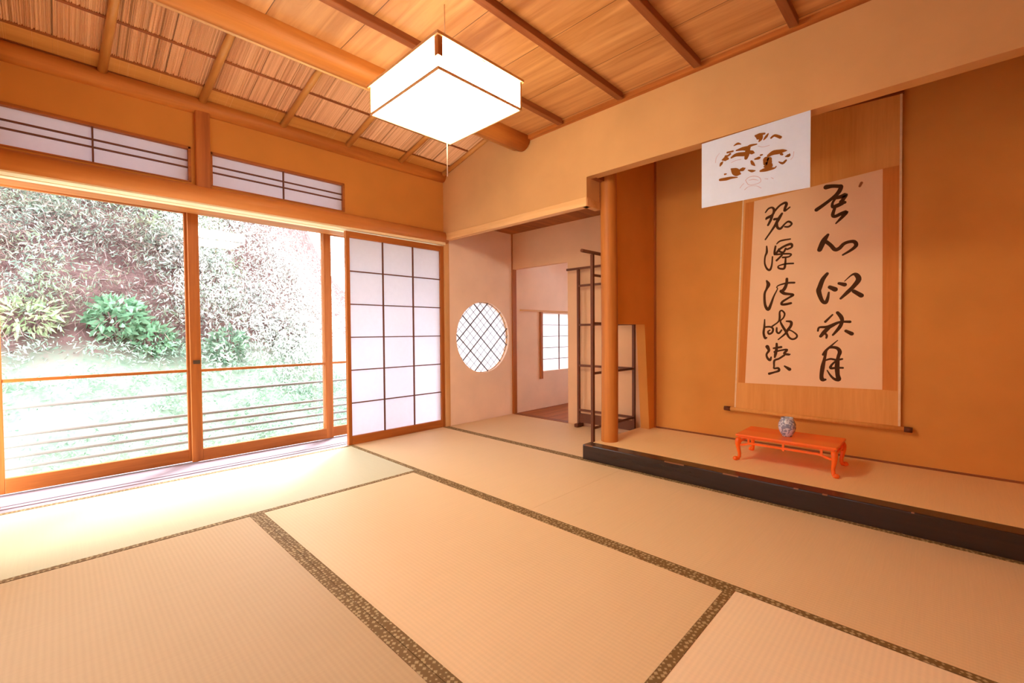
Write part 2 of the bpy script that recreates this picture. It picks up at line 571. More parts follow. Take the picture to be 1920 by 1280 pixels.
# traced brush strokes: (x mm, z mm, width mm) on the scroll, marks and cut-outs on the card
RIGHT_COLUMN = [
  ('me', [[(2850,1793,30.0),(2882,1792,23.0),(2913,1784,22.0),(2926,1779,23.0),(2918,1754,25.0),(2900,1731,23.0),(2869,1707,20.0),(2833,1682,22.0),(2800,1661,24.0)],[(2896,1715,20.0),(2927,1717,25.0),(2949,1723,25.0),(2936,1696,22.0),(2927,1682,25.0),(2945,1678,19.0)],[(2896,1710,15.0),(2883,1685,14.0),(2885,1663,20.0),(2905,1665,25.0),(2932,1675,24.0)],[(2896,1656,16.0),(2885,1614,20.0),(2897,1601,20.0),(2928,1612,22.0),(2954,1617,22.0),(2932,1589,19.0),(2902,1557,9.0)]]),
  ('heart', [[(2861,1493,16.0),(2839,1458,31.0),(2818,1405,28.0)],[(2853,1450,22.0),(2876,1425,22.0),(2898,1395,23.0),(2920,1400,22.0),(2942,1424,20.0),(2968,1433,19.0),(2994,1430,21.0),(3003,1407,21.0),(2981,1383,17.0),(2938,1357,11.0)]]),
  ('like', [[(2859,1249,18.0),(2836,1215,25.0),(2820,1166,28.0),(2815,1139,28.0),(2832,1082,22.0),(2851,1067,22.0),(2862,1092,18.0),(2868,1130,11.0)],[(2873,1163,23.0),(2900,1147,30.0)],[(2920,1183,17.0),(2948,1173,25.0)],[(2948,1194,5.0),(2983,1229,10.0),(3004,1229,24.0),(3017,1199,28.0),(2992,1158,23.0),(2962,1124,22.0),(2929,1088,13.0)],[(2994,1129,22.0),(3030,1101,27.0)]]),
  ('autumn', [[(2888,989,10.0),(2851,946,15.0)],[(2812,888,11.0),(2819,910,13.0),(2852,912,17.0),(2874,915,24.0),(2910,936,17.0),(2937,944,14.0),(2976,943,17.0)],[(2870,909,22.0),(2847,882,24.0),(2827,854,18.0)],[(2847,876,13.0),(2859,860,13.0),(2857,843,11.0)],[(2914,1001,19.0),(2932,974,23.0),(2937,946,19.0),(2924,909,20.0),(2891,862,12.0)],[(2957,887,18.0),(2985,870,24.0)]]),
  ('moon', [[(2916,829,5.0),(2893,805,9.0),(2857,765,15.0),(2841,737,15.0)],[(2857,760,13.0),(2848,709,17.0),(2839,659,24.0),(2833,602,22.0),(2838,578,25.0),(2854,579,13.0)],[(2871,782,14.0),(2893,785,17.0),(2916,778,20.0),(2927,756,22.0),(2919,723,19.0),(2914,668,26.0),(2917,613,24.0),(2922,586,27.0),(2902,585,17.0),(2881,606,12.0),(2863,638,7.0)],[(2853,701,10.0),(2880,711,13.0),(2912,706,13.0),(2939,713,12.0)],[(2903,695,11.0),(2885,672,13.0),(2881,653,16.0),(2912,657,13.0),(2943,658,12.0)]]),
]
LEFT_COLUMN = [
  ('jade', [[(2507,1700,9.0),(2525,1722,12.0),(2548,1725,13.0),(2559,1705,17.0),(2550,1677,15.0),(2516,1663,13.0),(2511,1653,10.0)],[(2550,1677,17.0),(2539,1643,17.0),(2523,1611,14.0)],[(2516,1658,13.0),(2534,1664,12.0)],[(2563,1699,14.0),(2592,1729,13.0),(2623,1742,16.0),(2632,1731,18.0),(2623,1703,17.0),(2623,1688,13.0),(2651,1707,10.0)],[(2606,1674,14.0),(2588,1644,21.0),(2566,1603,17.0),(2539,1562,12.0),(2507,1516,10.0)],[(2561,1644,17.0),(2588,1644,14.0)],[(2575,1617,17.0),(2580,1586,16.0),(2598,1575,16.0),(2624,1603,11.0),(2645,1614,14.0),(2663,1596,12.0),(2646,1580,13.0),(2624,1583,11.0)]]),
  ('pool', [[(2515,1469,9.0),(2516,1428,15.0),(2506,1399,11.0),(2504,1353,11.0),(2518,1315,13.0),(2536,1306,15.0),(2547,1338,11.0),(2551,1393,9.0)],[(2576,1476,7.0),(2598,1493,12.0),(2655,1497,10.0)],[(2569,1461,12.0),(2563,1422,14.0),(2567,1406,14.0),(2589,1434,15.0),(2620,1454,15.0),(2659,1464,17.0),(2664,1443,13.0),(2638,1432,13.0)],[(2589,1439,14.0),(2594,1423,13.0),(2616,1415,13.0),(2629,1438,13.0)],[(2576,1405,12.0),(2620,1404,12.0),(2660,1397,11.0),(2647,1381,11.0),(2612,1381,12.0)],[(2607,1396,12.0),(2576,1365,14.0)],[(2629,1378,10.0),(2627,1339,13.0),(2621,1307,15.0),(2599,1307,13.0),(2586,1316,12.0),(2590,1328,9.0),(2630,1336,11.0),(2673,1334,11.0)]]),
  ('clear', [[(2516,1233,11.0),(2527,1207,25.0),(2516,1177,15.0),(2504,1143,15.0),(2507,1071,17.0),(2526,1036,21.0),(2542,1069,17.0),(2560,1124,11.0),(2582,1173,7.0),(2577,1183,7.0),(2591,1197,9.0),(2639,1208,13.0),(2680,1207,13.0)],[(2637,1236,16.0),(2635,1203,18.0),(2622,1169,21.0),(2606,1155,19.0)],[(2604,1156,22.0),(2622,1140,21.0),(2648,1134,17.0),(2674,1127,16.0),(2648,1109,13.0),(2613,1086,15.0),(2607,1068,15.0),(2631,1067,17.0),(2661,1073,15.0)]]),
  ('bright', [[(2505,968,8.0),(2503,916,14.0),(2499,875,15.0),(2508,841,16.0),(2517,844,11.0)],[(2505,916,12.0),(2538,918,13.0),(2556,905,13.0),(2552,880,13.0),(2533,869,14.0),(2526,885,11.0),(2538,895,9.0)],[(2551,921,11.0),(2587,950,10.0),(2596,976,14.0),(2596,1016,11.0),(2609,1026,11.0),(2625,1005,11.0),(2618,977,10.0),(2601,955,10.0),(2614,920,15.0),(2634,884,16.0),(2650,849,13.0),(2671,834,13.0),(2693,844,12.0),(2695,864,11.0),(2667,889,9.0),(2645,897,11.0)],[(2636,954,10.0),(2662,949,17.0),(2662,924,17.0),(2643,894,17.0),(2628,869,13.0),(2588,831,8.0)],[(2579,910,11.0),(2579,885,13.0),(2592,874,13.0),(2608,895,11.0)]]),
  ('pure', [[(2522,782,25.0),(2532,756,17.0),(2518,730,13.0),(2523,705,15.0),(2539,690,17.0),(2546,711,10.0)],[(2579,803,14.0),(2579,773,17.0),(2573,737,19.0),(2568,711,12.0)],[(2561,772,12.0),(2606,781,15.0)],[(2566,747,13.0),(2602,758,11.0),(2641,764,14.0),(2624,738,16.0),(2650,732,15.0),(2657,734,9.0)],[(2624,726,13.0),(2593,702,13.0),(2566,688,14.0),(2564,650,11.0),(2564,635,11.0),(2589,638,15.0),(2593,621,16.0),(2567,609,13.0),(2535,597,17.0)],[(2627,653,11.0),(2655,634,23.0)]]),
]
CARD_MARKS = [
  ('emblem', [[(2504,1798,6.0),(2510,1809,13.0),(2517,1816,6.0)],[(2515,1827,6.0),(2531,1829,21.0),(2543,1826,11.0)],[(2533,1841,12.0),(2545,1842,8.0),(2555,1848,10.0)],[(2541,1860,8.0),(2569,1859,8.0)],[(2562,1827,8.0),(2586,1835,15.0),(2625,1828,19.0)],[(2587,1858,6.0),(2617,1858,15.0),(2644,1854,20.0),(2655,1863,12.0),(2686,1862,5.0)],[(2644,1852,20.0),(2640,1824,20.0),(2635,1805,15.0)],[(2650,1834,12.0),(2665,1825,16.0),(2673,1821,6.0)],[(2575,1887,4.0),(2593,1892,10.0),(2609,1885,4.0)],[(2680,1907,8.0),(2697,1898,28.0),(2704,1883,16.0),(2697,1873,6.0)],[(2697,1908,11.0),(2722,1905,8.0)],[(2719,1875,5.0),(2730,1887,11.0),(2739,1899,5.0)],[(2753,1874,8.0),(2769,1881,10.0),(2794,1864,12.0)],[(2741,1788,12.0),(2763,1796,19.0),(2791,1793,18.0),(2805,1793,14.0),(2822,1790,4.0)],[(2798,1780,10.0),(2803,1776,8.0)],[(2817,1762,4.0),(2831,1764,14.0),(2835,1771,3.0)],[(2788,1743,4.0),(2805,1732,10.0),(2819,1742,8.0)],[(2730,1771,24.0),(2738,1752,34.0),(2745,1767,20.0)],[(2723,1736,8.0),(2749,1733,19.0),(2756,1740,7.0)],[(2705,1719,9.0),(2731,1720,17.0),(2767,1717,7.0),(2776,1724,4.0)],[(2661,1781,8.0),(2667,1767,12.0),(2677,1754,4.0)],[(2678,1787,6.0),(2697,1788,12.0),(2703,1790,4.0)],[(2705,1800,7.0),(2712,1800,6.0)],[(2646,1738,4.0),(2664,1729,11.0),(2679,1727,4.0)],[(2562,1766,6.0),(2578,1751,29.0),(2594,1736,28.0),(2606,1729,8.0)],[(2609,1749,12.0),(2621,1750,16.0),(2629,1752,6.0)],[(2504,1722,11.0),(2537,1719,14.0),(2562,1719,10.0),(2592,1714,4.0)],[(2529,1746,8.0),(2537,1746,4.0)]]),
  ('faint', [[(2633,1689,4.0),(2648,1700,4.0),(2675,1700,4.0),(2701,1685,4.0),(2705,1664,4.0),(2683,1657,3.0),(2649,1661,3.0),(2633,1689,4.0)],[(2649,1685,2.0),(2671,1684,4.0),(2694,1674,2.0)],[(2629,1640,4.0),(2649,1652,2.0),(2683,1648,2.0),(2707,1631,4.0)],[(2724,1675,2.0),(2738,1670,4.0)],[(2753,1674,2.0),(2763,1666,4.0)],[(2606,1654,3.0),(2614,1665,3.0),(2625,1674,3.0)],[(2562,1800,3.0),(2586,1806,3.0),(2609,1804,4.0)],[(2693,1850,3.0),(2715,1839,3.0),(2745,1839,3.0)],[(2840,1741,3.0),(2850,1753,2.0),(2853,1776,3.0)],[(2479,1822,3.0),(2483,1847,3.0),(2500,1868,2.0)]]),
]

# ------------------------------------------------------------------ the room shell
YN = -2.87            # wall on the near left, XR the wall on the right behind the camera
XR = 3.83
A1, T2, T3, T4 = 0.955, 0.961, -1.893, 2.859

struct(box('floor', W_PALE['x'], -0.0, XR, YN, 0.95, -0.12, -0.056), 'subfloor under the straw mats of the tearoom', 'floor')

# window side wall: plaster above the sliding doors with two long openings
R1, R2, RZ0, RZ1 = (-2.85, -1.96), (-1.85, -0.965), 1.852, 2.066
mb = MB()
mb.box(-0.09, 0, YN, 0.05, RZ1, 2.42)
mb.box(-0.09, 0, YN, R1[0], RZ0, RZ1).box(-0.09, 0, R1[1], R2[0], RZ0, RZ1).box(-0.09, 0, R2[1], 0.05, RZ0, RZ1)
mb.box(-0.09, 0, YN, 0.05, 1.80, RZ0)
struct(mb.obj('wall_left', PL_T), 'ochre plaster wall above the sliding doors, holding two paper transoms', 'wall')
# corner post of the window wall at the left edge of the picture
struct(box('trim_1', W_FRAME['z'], -0.10, 0.0, YN - 0.02, -2.79, -0.02, 2.36, bevel=0.004), 'wooden corner post at the left end of the glass doors', 'post')
struct(box('trim_2', W_PALE['z'], -0.09, 0.012, 0.0, 0.055, -0.02, 1.80, bevel=0.004), 'wooden corner post between paper door and round window wall', 'post')
# hanging post between the transoms
t = box('trim_3', W_FRAME['z'], -0.03, 0.035, -1.935, -1.857, 1.775, 2.31, bevel=0.006)
struct(t, 'short square post between the two paper transoms', 'post')
box('metal_cap', METAL, 0.031, 0.039, -1.915, -1.878, 1.776, 1.79, parent=t)
# rounded lintel log over the doors
mb = MB()
mb.tube([(0.0, YN, 1.775), (0.0, -1.4, 1.777), (0.0, 0.03, 1.784)], [0.060, 0.060, 0.055], 28)
struct(mb.obj('trim_4', W_LINT), 'long rounded lintel log running over all the sliding doors', 'lintel')
# head tracks, seen from below
struct(box('trim_5', W_FRAME['y'], -0.27, -0.115, YN, 0.0, 1.716, 1.75), 'orange head board between paper door track and glass door track', 'track')
struct(MB().box(-0.115, -0.06, YN, 0.0, 1.715, 1.75).box(-0.06, -0.02, YN, 0.0, 1.718, 1.75).box(-0.02, 0.03, YN, 0.0, 1.715, 1.75).obj('trim_6', HEAD), 'pale grooved head track for the paper doors under the lintel', 'board')
struct(box('trim_7', W_FRAME['y'], -0.44, -0.27, YN, 0.0, 1.752, 1.80), 'outer head track over the glass doors', 'track')
# sill with tracks
mb = MB().box(-0.345, 0.0, YN, 0.0, -0.06, 0.0).box(-0.44, -0.345, YN, 0.0, -0.08, -0.006)
mb.box(-0.085, -0.06, YN, 0.0, 0.0, 0.004).box(-0.135, -0.12, YN, 0.0, 0.0, 0.003)
struct(mb.obj('trim_8', SILL['y'] if isinstance(SILL, dict) else SILL), 'mauve grey sill board between straw mats and glass doors', 'sill')

# wall plate log under the reed ceiling
mb = MB()
mb.tube([(0.0, y, 2.338 + 0.012 * (y + 1.4) / 1.4 + 0.004 * math.sin(3 * y)) for y in np.linspace(YN, 0.0, 14)], 0.052, 20)
struct(mb.obj('trim_9', W_LOG['y']), 'reddish round log along the top of the window wall', 'log')

# right hand wall: plaster over the alcoves
mb = MB()
mb.box(0.0, 1.56, 0.0, 0.06, 1.82, 2.75).box(1.56, 1.62, 0.0, 0.16, 1.815, 2.75).box(1.62, 3.95, 0.0, 0.08, 1.957, 2.75)
struct(mb.obj('wall_right', PL_A), 'broad ochre plaster wall hanging over the alcoves, a card on its lower edge', 'wall')
mb = MB().box(0.03, 1.622, -0.006, 0.06, 1.760, 1.822).box(1.575, 1.624, 0.0, 0.165, 1.760, 1.816)
struct(mb.obj('trim_10', W_PALE['x'], bevel=0.006), 'pale wooden lintel over the side alcove', 'lintel')

# side alcove: wall with the round window
def round_wall():
    cy, cz, r = 0.505, 0.842, 0.362
    y0, y1, z0, z1 = 0.04, 0.97, -0.06, 1.97
    N = 64
    mb = MB()
    inn, outr = [], []
    corner = [math.atan2(z - cz, y - cy) for y, z in ((y1, z1), (y0, z1), (y0, z0), (y1, z0))]
    ang = sorted([2 * math.pi * i / N - math.pi for i in range(N)] + corner)
    for t in ang:
        dy, dz = math.cos(t), math.sin(t)
        s = min(((y1 if dy > 0 else y0) - cy) / dy if abs(dy) > 1e-9 else 1e9, ((z1 if dz > 0 else z0) - cz) / dz if abs(dz) > 1e-9 else 1e9)
        inn.append((cy + r * dy, cz + r * dz)); outr.append((cy + s * dy, cz + s * dz))
    n = len(ang)
    V = [(x, a, b) for x in (0.0, -0.07) for a, b in inn] + [(x, a, b) for x in (0.0, -0.07) for a, b in outr]
    Fc = []
    for i in range(n):
        j = (i + 1) % n
        Fc += [(i, j, 2 * n + j, 2 * n + i), (n + i, 3 * n + i, 3 * n + j, n + j), (i, n + i, n + j, j), (2 * n + i, 2 * n + j, 3 * n + j, 3 * n + i)]
    mb.add(V, Fc)
    return mb.obj('wall_alcove_left', PL_L)
struct(round_wall(), 'plaster wall pierced by the round lattice window', 'wall')

win = tag(thing('window_3', (-0.03, 0.505, 0.48), 'round window of crossed bamboo strips in the side alcove', 'window'), kind='structure')
mb = MB(); mb.lathe((0, 0, 0), [(0.358, -0.006), (0.366, -0.006), (0.366, 0.006), (0.358, 0.006), (0.358, -0.006)], 64)
mb.v = [(-0.035 + z, 0.505 + x, 0.842 + y) for x, y, z in mb.v]
mb.obj('rim', W_PALE['y'], win)
def diag(sp, off, rad, x, sgn, rmax=0.358):
    m = MB()
    k = int(rmax * 2 / sp) + 2
    ca, sa = math.cos(math.radians(43)), math.sin(math.radians(43)) * sgn
    for i in range(-k, k + 1):
        d = i * sp + off
        if abs(d) >= rmax - 0.01:
            continue
        h = math.sqrt(rmax ** 2 - d * d)
        p = (-sa * d, ca * d)
        m.tube([(x, 0.505 + p[0] - ca * h, 0.842 + p[1] - sa * h), (x, 0.505 + p[0] + ca * h, 0.842 + p[1] + sa * h)], rad, 6)
    return m
for sgn, x in ((1, -0.016), (-1, -0.024)):
    diag(0.19, 0.02 * sgn, 0.006, x, sgn).obj('bamboo_lattice', LATTICE, win)
    diag(0.0633, 0.02 * sgn, 0.0024, x - 0.003, sgn).obj('fine_lattice', LATTICE, win)
mb = MB()
mb.add([(-0.045, 0.505 + 0.36 * math.cos(t), 0.842 + 0.36 * math.sin(t)) for t in np.linspace(0, 2 * math.pi, 48, endpoint=False)] +
       [(-0.047, 0.505 + 0.36 * math.cos(t), 0.842 + 0.36 * math.sin(t)) for t in np.linspace(0, 2 * math.pi, 48, endpoint=False)],
       [tuple(range(48)), tuple(range(95, 47, -1))] + [(i, (i + 1) % 48, 48 + (i + 1) % 48, 48 + i) for i in range(48)])
mb.obj('paper', PAPER_T, win)

# side alcove: back wall, ceiling, post
mb = MB().box(0.0, 0.757, 0.92, 0.98, 1.575, 2.05).box(0.757, 1.72, 0.92, 0.98, -0.06, 2.05)
struct(mb.obj('wall_alcove_back', PL_B), 'back wall of the side alcove with a tall opening on its left', 'wall')
struct(box('trim_11', W_FRAME['z'], 0.0, 0.014, 0.912, 0.975, -0.02, 1.955), 'slim dark post at the back corner of the side alcove', 'post')
struct(box('trim_12', SLATCEIL, 0.0, 1.66, 0.055, 0.93, 1.955, 2.0), 'brown slatted wooden ceiling inside the side alcove', 'ceiling')
struct(box('trim_13', W_DARK['x'], 0.03, 0.757, 0.905, 0.985, -0.03, 0.004), 'low threshold between side alcove mat and plank floor', 'threshold')

# nook beyond
struct(box('floor_nook', WFLOOR, -0.02, 1.7, 0.985, 2.6, -0.1, -0.004), 'brown plank floor of the nook beyond the side alcove', 'floor')
mb = MB()
wy0, wy1, wz0, wz1 = 1.425, 2.25, 0.43, 1.112
mb.box(-0.08, 0, 0.96, wy0, -0.1, 2.3).box(-0.08, 0, wy1, 2.65, -0.1, 2.3).box(-0.08, 0, wy0, wy1, -0.1, wz0).box(-0.08, 0, wy0, wy1, wz1, 2.3)
struct(mb.obj('wall_nook_left', PL_L), 'plaster wall of the nook holding the small paper window', 'wall')
struct(MB().box(-0.02, 0.5, 2.6, 2.66, -0.1, 2.3).box(1.5, 1.75, 2.6, 2.66, -0.1, 2.3).box(0.5, 1.5, 2.6, 2.66, -0.1, 0.5).box(0.5, 1.5, 2.6, 2.66, 1.7, 2.3).obj('wall_nook_back', PL_A), 'far end wall of the nook behind the alcove', 'wall')
struct(box('wall_nook_right', PL_A, 1.70, 1.76, 0.95, 2.65, -0.1, 2.3), 'right wall of the nook behind the alcove', 'wall')
struct(box('ceiling_nook', SLATCEIL, -0.05, 1.75, 0.95, 2.65, 2.2, 2.25), 'ceiling of the nook behind the alcove', 'ceiling')
w5 = tag(thing('fill_window', (1.0, 2.62, 0.5), 'added unseen paper window lighting the nook from its far end wall', 'window'), kind='structure')  # added out of view to send light into the nook
box('paper', PAPER_T, 0.5, 1.5, 2.62, 2.622, 0.5, 1.7, w5)
mb = MB()
for k in range(1, 4):
    mb.box(0.5 + 0.25 * k - 0.004, 0.5 + 0.25 * k + 0.004, 2.605, 2.62, 0.5, 1.7)
    mb.box(0.5, 1.5, 2.606, 2.619, 0.5 + 0.3 * k - 0.004, 0.5 + 0.3 * k + 0.004)
mb.obj('lattice', KUMIKO, w5)
win = tag(thing('window_4', (-0.02, 1.84, 0.43), 'small rectangular paper window low in the nook wall', 'window'), kind='structure')
mb = MB().box(-0.035, -0.03, wy0, wy1, wz0, wz1); mb.obj('paper', PAPER_T, win)
mb = MB()
for k in range(1, 5):
    z = wz0 + (wz1 - wz0) * k / 5
    mb.box(-0.03, -0.018, wy0, wy1, z - 0.004, z + 0.004)
for y in (1.77, 2.02):
    mb.box(-0.03, -0.018, y - 0.005, y + 0.005, wz0, wz1)
mb.obj('lattice', KUMIKO, win)
box('side_stile', W_FRAME['z'], 0.002, 0.022, 1.372, 1.412, 0.345, 1.125, win)
box('top_rail', W_PALE['y'], 0.0, 0.02, 1.04, 2.3, 1.126, 1.146, win)

# main alcove
struct(box('wall_alcove_rear', PL_K, 1.66, 3.95, 0.862, 0.92, -0.05, 2.5), 'brown plaster back wall of the main alcove behind the scroll', 'wall')
struct(box('wall_alcove_right', PL_K, 3.88, 3.95, 0.05, 0.9, -0.05, 2.5), 'right side wall of the main alcove', 'wall')
struct(box('ceiling_alcove', SLATCEIL, 1.6, 3.95, 0.05, 0.92, 2.45, 2.5), 'ceiling hidden high inside the main alcove', 'ceiling')
mb = MB()
mb.prism([(0.25, 0.948), (0.25, 2.46), (0.87, 2.46), (0.87, 0.08), (0.765, 0.08), (0.688, 0.948)], 'x', 1.615, 1.69)
struct(mb.obj('wall_alcove_side', PL_K), 'plaster side wall of the main alcove with a cut-out low opening', 'wall')
struct(box('trim_14', W_FRAME['z'], 1.69, 1.702, 0.845, 0.862, 0.1, 2.45), 'thin dark strip in the rear corner of the main alcove', 'strip')
struct(box('trim_15', W_DARK['x'], 1.70, 3.88, 0.852, 0.862, 0.103, 0.113), 'thin dark strip where alcove mat meets the rear wall', 'strip')
mb = MB()
mb.tube([(1.662 + 0.004 * math.sin(2.2 * z), 0.215, z) for z in np.linspace(0.0, 2.44, 16)], [0.060 - 0.003 * i / 15 for i in range(16)], 28)
struct(mb.obj('trim_16', W_LOG['z']), 'smooth round orange log pillar at the corner of the main alcove', 'pillar')
# black step beam
mb = MB().box(1.578, 3.95, 0.0, 0.095, -0.03, 0.104)
b = struct(mb.obj('trim_17', LAQ, bevel=0.006), 'long black lacquered step beam along the front of the main alcove', 'beam')
rnd = random.Random(5)
mb = MB()
for x0, x1 in ((1.60, 1.66), (2.18, 2.30), (2.52, 2.60), (2.86, 2.88), (2.98, 3.0), (3.3, 3.31)):
    mb.box(x0, x1, -0.001, 0.004, 0.098 + rnd.uniform(-0.004, 0.002), 0.1045)
mb.obj('worn_edge', LAQ_WORN, b)
mb = MB().box(1.60, 3.88, 0.095, 0.862, -0.05, 0.062)
struct(mb.obj('trim_18', W_FRAME['x']), 'raised base under the mat of the main alcove', 'platform')

# walls behind the camera
mb = MB().box(-0.1, 1.15, YN - 0.08, YN, -0.1, 2.75).box(3.0, XR + 0.1, YN - 0.08, YN, -0.1, 2.75).box(1.15, 3.0, YN - 0.08, YN, 1.72, 2.75).box(1.15, 3.0, YN - 0.08, YN, -0.1, 0.0)
struct(mb.obj('wall_near', PL_A), 'plaster wall on the near left behind the camera', 'wall')
struct(box('wall_behind', PL_A, XR, XR + 0.1, YN, 0.05, -0.1, 2.75), 'plaster wall on the right behind the camera', 'wall')

# ------------------------------------------------------------------ ceilings
ceil = box('ceiling', CEIL, 0.99, XR + 0.05, YN, 0.02, 2.388, 2.43)
struct(ceil, 'flat board ceiling of warm orange planks over the main room', 'ceiling')
for x in (1.44, 1.918, 2.40, 2.862, 3.335):
    box('batten', W_DARK['y'], x - 0.02, x + 0.02, YN, -0.06, 2.352, 2.39, ceil, bevel=0.003)
box('wall_moulding', W_FRAME['x'], 1.05, XR, -0.035, 0.0, 2.362, 2.39, ceil)
struct(box('trim_19', W_FRAME['y'], 0.965, 1.0, YN, 0.0, 2.36, 2.75), 'closing board above the big ceiling log', 'board')
mb = MB()
mb.tube([(1.035, y, 2.372) for y in np.linspace(YN, -0.012, 10)], 0.078, 28)
lg = struct(mb.obj('trim_20', W_LOG['y']), 'big orange round log dividing reed ceiling from board ceiling', 'log')
MB().tube([(0.957, YN, 2.338), (0.957, -0.02, 2.338)], 0.020, 14).obj('pale_edge_pole', W_PALE['y'], lg)
S0, SL = 2.362, 0.27
def zr(x): return S0 + SL * x
mb = MB()
mb.prism([(-0.08, zr(-0.08) + 0.012), (0.99, zr(0.99) + 0.012), (0.99, zr(0.99) + 0.05), (-0.08, zr(-0.08) + 0.05)], 'y', YN, 0.0)
rr = random.Random(3)
y = YN
while y < -0.001:
    wd = rr.uniform(0.0035, 0.0075)
    xa, xb = -0.06, 0.98
    dz0, dz1, j0, j1 = rr.uniform(0, 0.005), rr.uniform(0, 0.005), rr.uniform(-0.003, 0.003), rr.uniform(-0.003, 0.003)
    yc = y + wd / 2
    V = [(xa, yc - wd / 2 + j0, zr(xa) + 0.006 + dz0), (xa, yc + j0, zr(xa) + 0.001 + dz0), (xa, yc + wd / 2 + j0, zr(xa) + 0.006 + dz0), (xa, yc + j0, zr(xa) + 0.013),
         (xb, yc - wd / 2 + j1, zr(xb) + 0.006 + dz1), (xb, yc + j1, zr(xb) + 0.001 + dz1), (xb, yc + wd / 2 + j1, zr(xb) + 0.006 + dz1), (xb, yc + j1, zr(xb) + 0.013)]
    V = [(a, min(max(b, YN), -0.0005), c) for a, b, c in V]
    mb.add(V, [(0, 1, 5, 4), (1, 2, 6, 5), (2, 3, 7, 6), (3, 0, 4, 7)])
    y += wd * 0.93
reed = struct(mb.obj('ceiling_slope', REED), 'sloping reed thatch ceiling over the window side', 'ceiling')
for y in (-2.82, -2.362, -1.898, -1.424, -0.95, -0.482, -0.03):
    MB().tube([(0.0, y, zr(0.0) - 0.012), (0.9, y + 0.035, zr(0.9) - 0.012)], [0.0215, 0.019], 14).obj('rafter', BAMBOO['x'], reed)
def strip(name, x0, x1, mat, d):
    m = MB()
    m.prism([(x0, zr(x0) - d), (x1, zr(x1) - d), (x1, zr(x1) + 0.014), (x0, zr(x0) + 0.014)], 'y', YN, 0.0)
    return m.obj(name, mat, reed)
strip('bamboo_strip', 0.035, 0.145, BAMBOO['y'], -0.002)
strip('thin_batten', 0.146, 0.158, W_DARK['y'], 0.0)
strip('thin_batten', 0.022, 0.034, W_DARK['y'], 0.0)
strip('thin_batten', 0.392, 0.406, W_DARK['y'], 0.0)

# ------------------------------------------------------------------ paper doors, transoms, glass doors
def shoji(name, label, y0, y1, x0, x1, z0=0.0, z1=1.707):
    d = tag(thing(name, ((x0 + x1) / 2, (y0 + y1) / 2, z0), label, 'door'), kind='structure')
    box('stile', W_FRAME['z'], x0, x1, y0, y0 + 0.03, z0, z1, d, 0.002)
    box('stile', W_FRAME['z'], x0, x1, y1 - 0.036, y1, z0, z1, d, 0.002)
    box('top_rail', W_FRAME['y'], x0, x1, y0 + 0.03, y1 - 0.036, z1 - 0.05, z1, d, 0.002)
    box('bottom_rail', W_FRAME['y'], x0, x1, y0 + 0.03, y1 - 0.036, z0, z0 + 0.068, d, 0.002)
    mb = MB()
    ys = [y0 + 0.03 + (y1 - y0 - 0.066) * k / 3 for k in (1, 2)]
    for y in ys:
        mb.box(x1 - 0.02, x1 - 0.006, y - 0.0045, y + 0.0045, z0 + 0.068, z1 - 0.05)
    for k in range(1, 6):
        z = z0 + 0.068 + (z1 - z0 - 0.118) * k / 6
        mb.box(x1 - 0.0205, x1 - 0.0055, y0 + 0.03, y1 - 0.036, z - 0.004, z + 0.004)
    mb.obj('lattice', KUMIKO, d)
    box('paper', PAPER, x1 - 0.0225, x1 - 0.0212, y0 + 0.028, y1 - 0.034, z0 + 0.066, z1 - 0.048, d)
    return d
shoji('door_1', 'paper sliding door of eighteen panes beside the round window wall', -0.955, -0.002, -0.035, 0.0)

def fill_shoji(name, label, x0, x1):  # unseen paper doors, added in the near wall to let in fill light
    y0, y1 = YN - 0.05, YN - 0.015
    d = tag(thing(name, ((x0 + x1) / 2, (y0 + y1) / 2, 0.0), label, 'door'), kind='structure')
    box('stile', W_FRAME['z'], x0, x0 + 0.03, y0, y1, 0.0, 1.72, d, 0.002)
    box('stile', W_FRAME['z'], x1 - 0.03, x1, y0, y1, 0.0, 1.72, d, 0.002)
    box('top_rail', W_FRAME['x'], x0 + 0.03, x1 - 0.03, y0, y1, 1.67, 1.72, d, 0.002)
    box('bottom_rail', W_FRAME['x'], x0 + 0.03, x1 - 0.03, y0, y1, 0.0, 0.068, d, 0.002)
    mb = MB()
    for k in (1, 2):
        xx = x0 + 0.03 + (x1 - x0 - 0.06) * k / 3
        mb.box(xx - 0.0045, xx + 0.0045, y0 + 0.015, y0 + 0.03, 0.068, 1.67)
    for k in range(1, 6):
        z = 0.068 + 1.602 * k / 6
        mb.box(x0 + 0.03, x1 - 0.03, y0 + 0.0155, y0 + 0.0295, z - 0.004, z + 0.004)
    mb.obj('lattice', KUMIKO, d)
    box('paper', PAPER, x0 + 0.028, x1 - 0.028, y0 + 0.012, y0 + 0.0135, 0.066, 1.672, d)
fill_shoji('fill_door_a', 'paper sliding door added out of view for fill light in the near wall, on the window side', 1.15, 2.075)
fill_shoji('fill_door_b', 'paper sliding door added out of view for fill light in the near wall, away from the window', 2.075, 3.0)

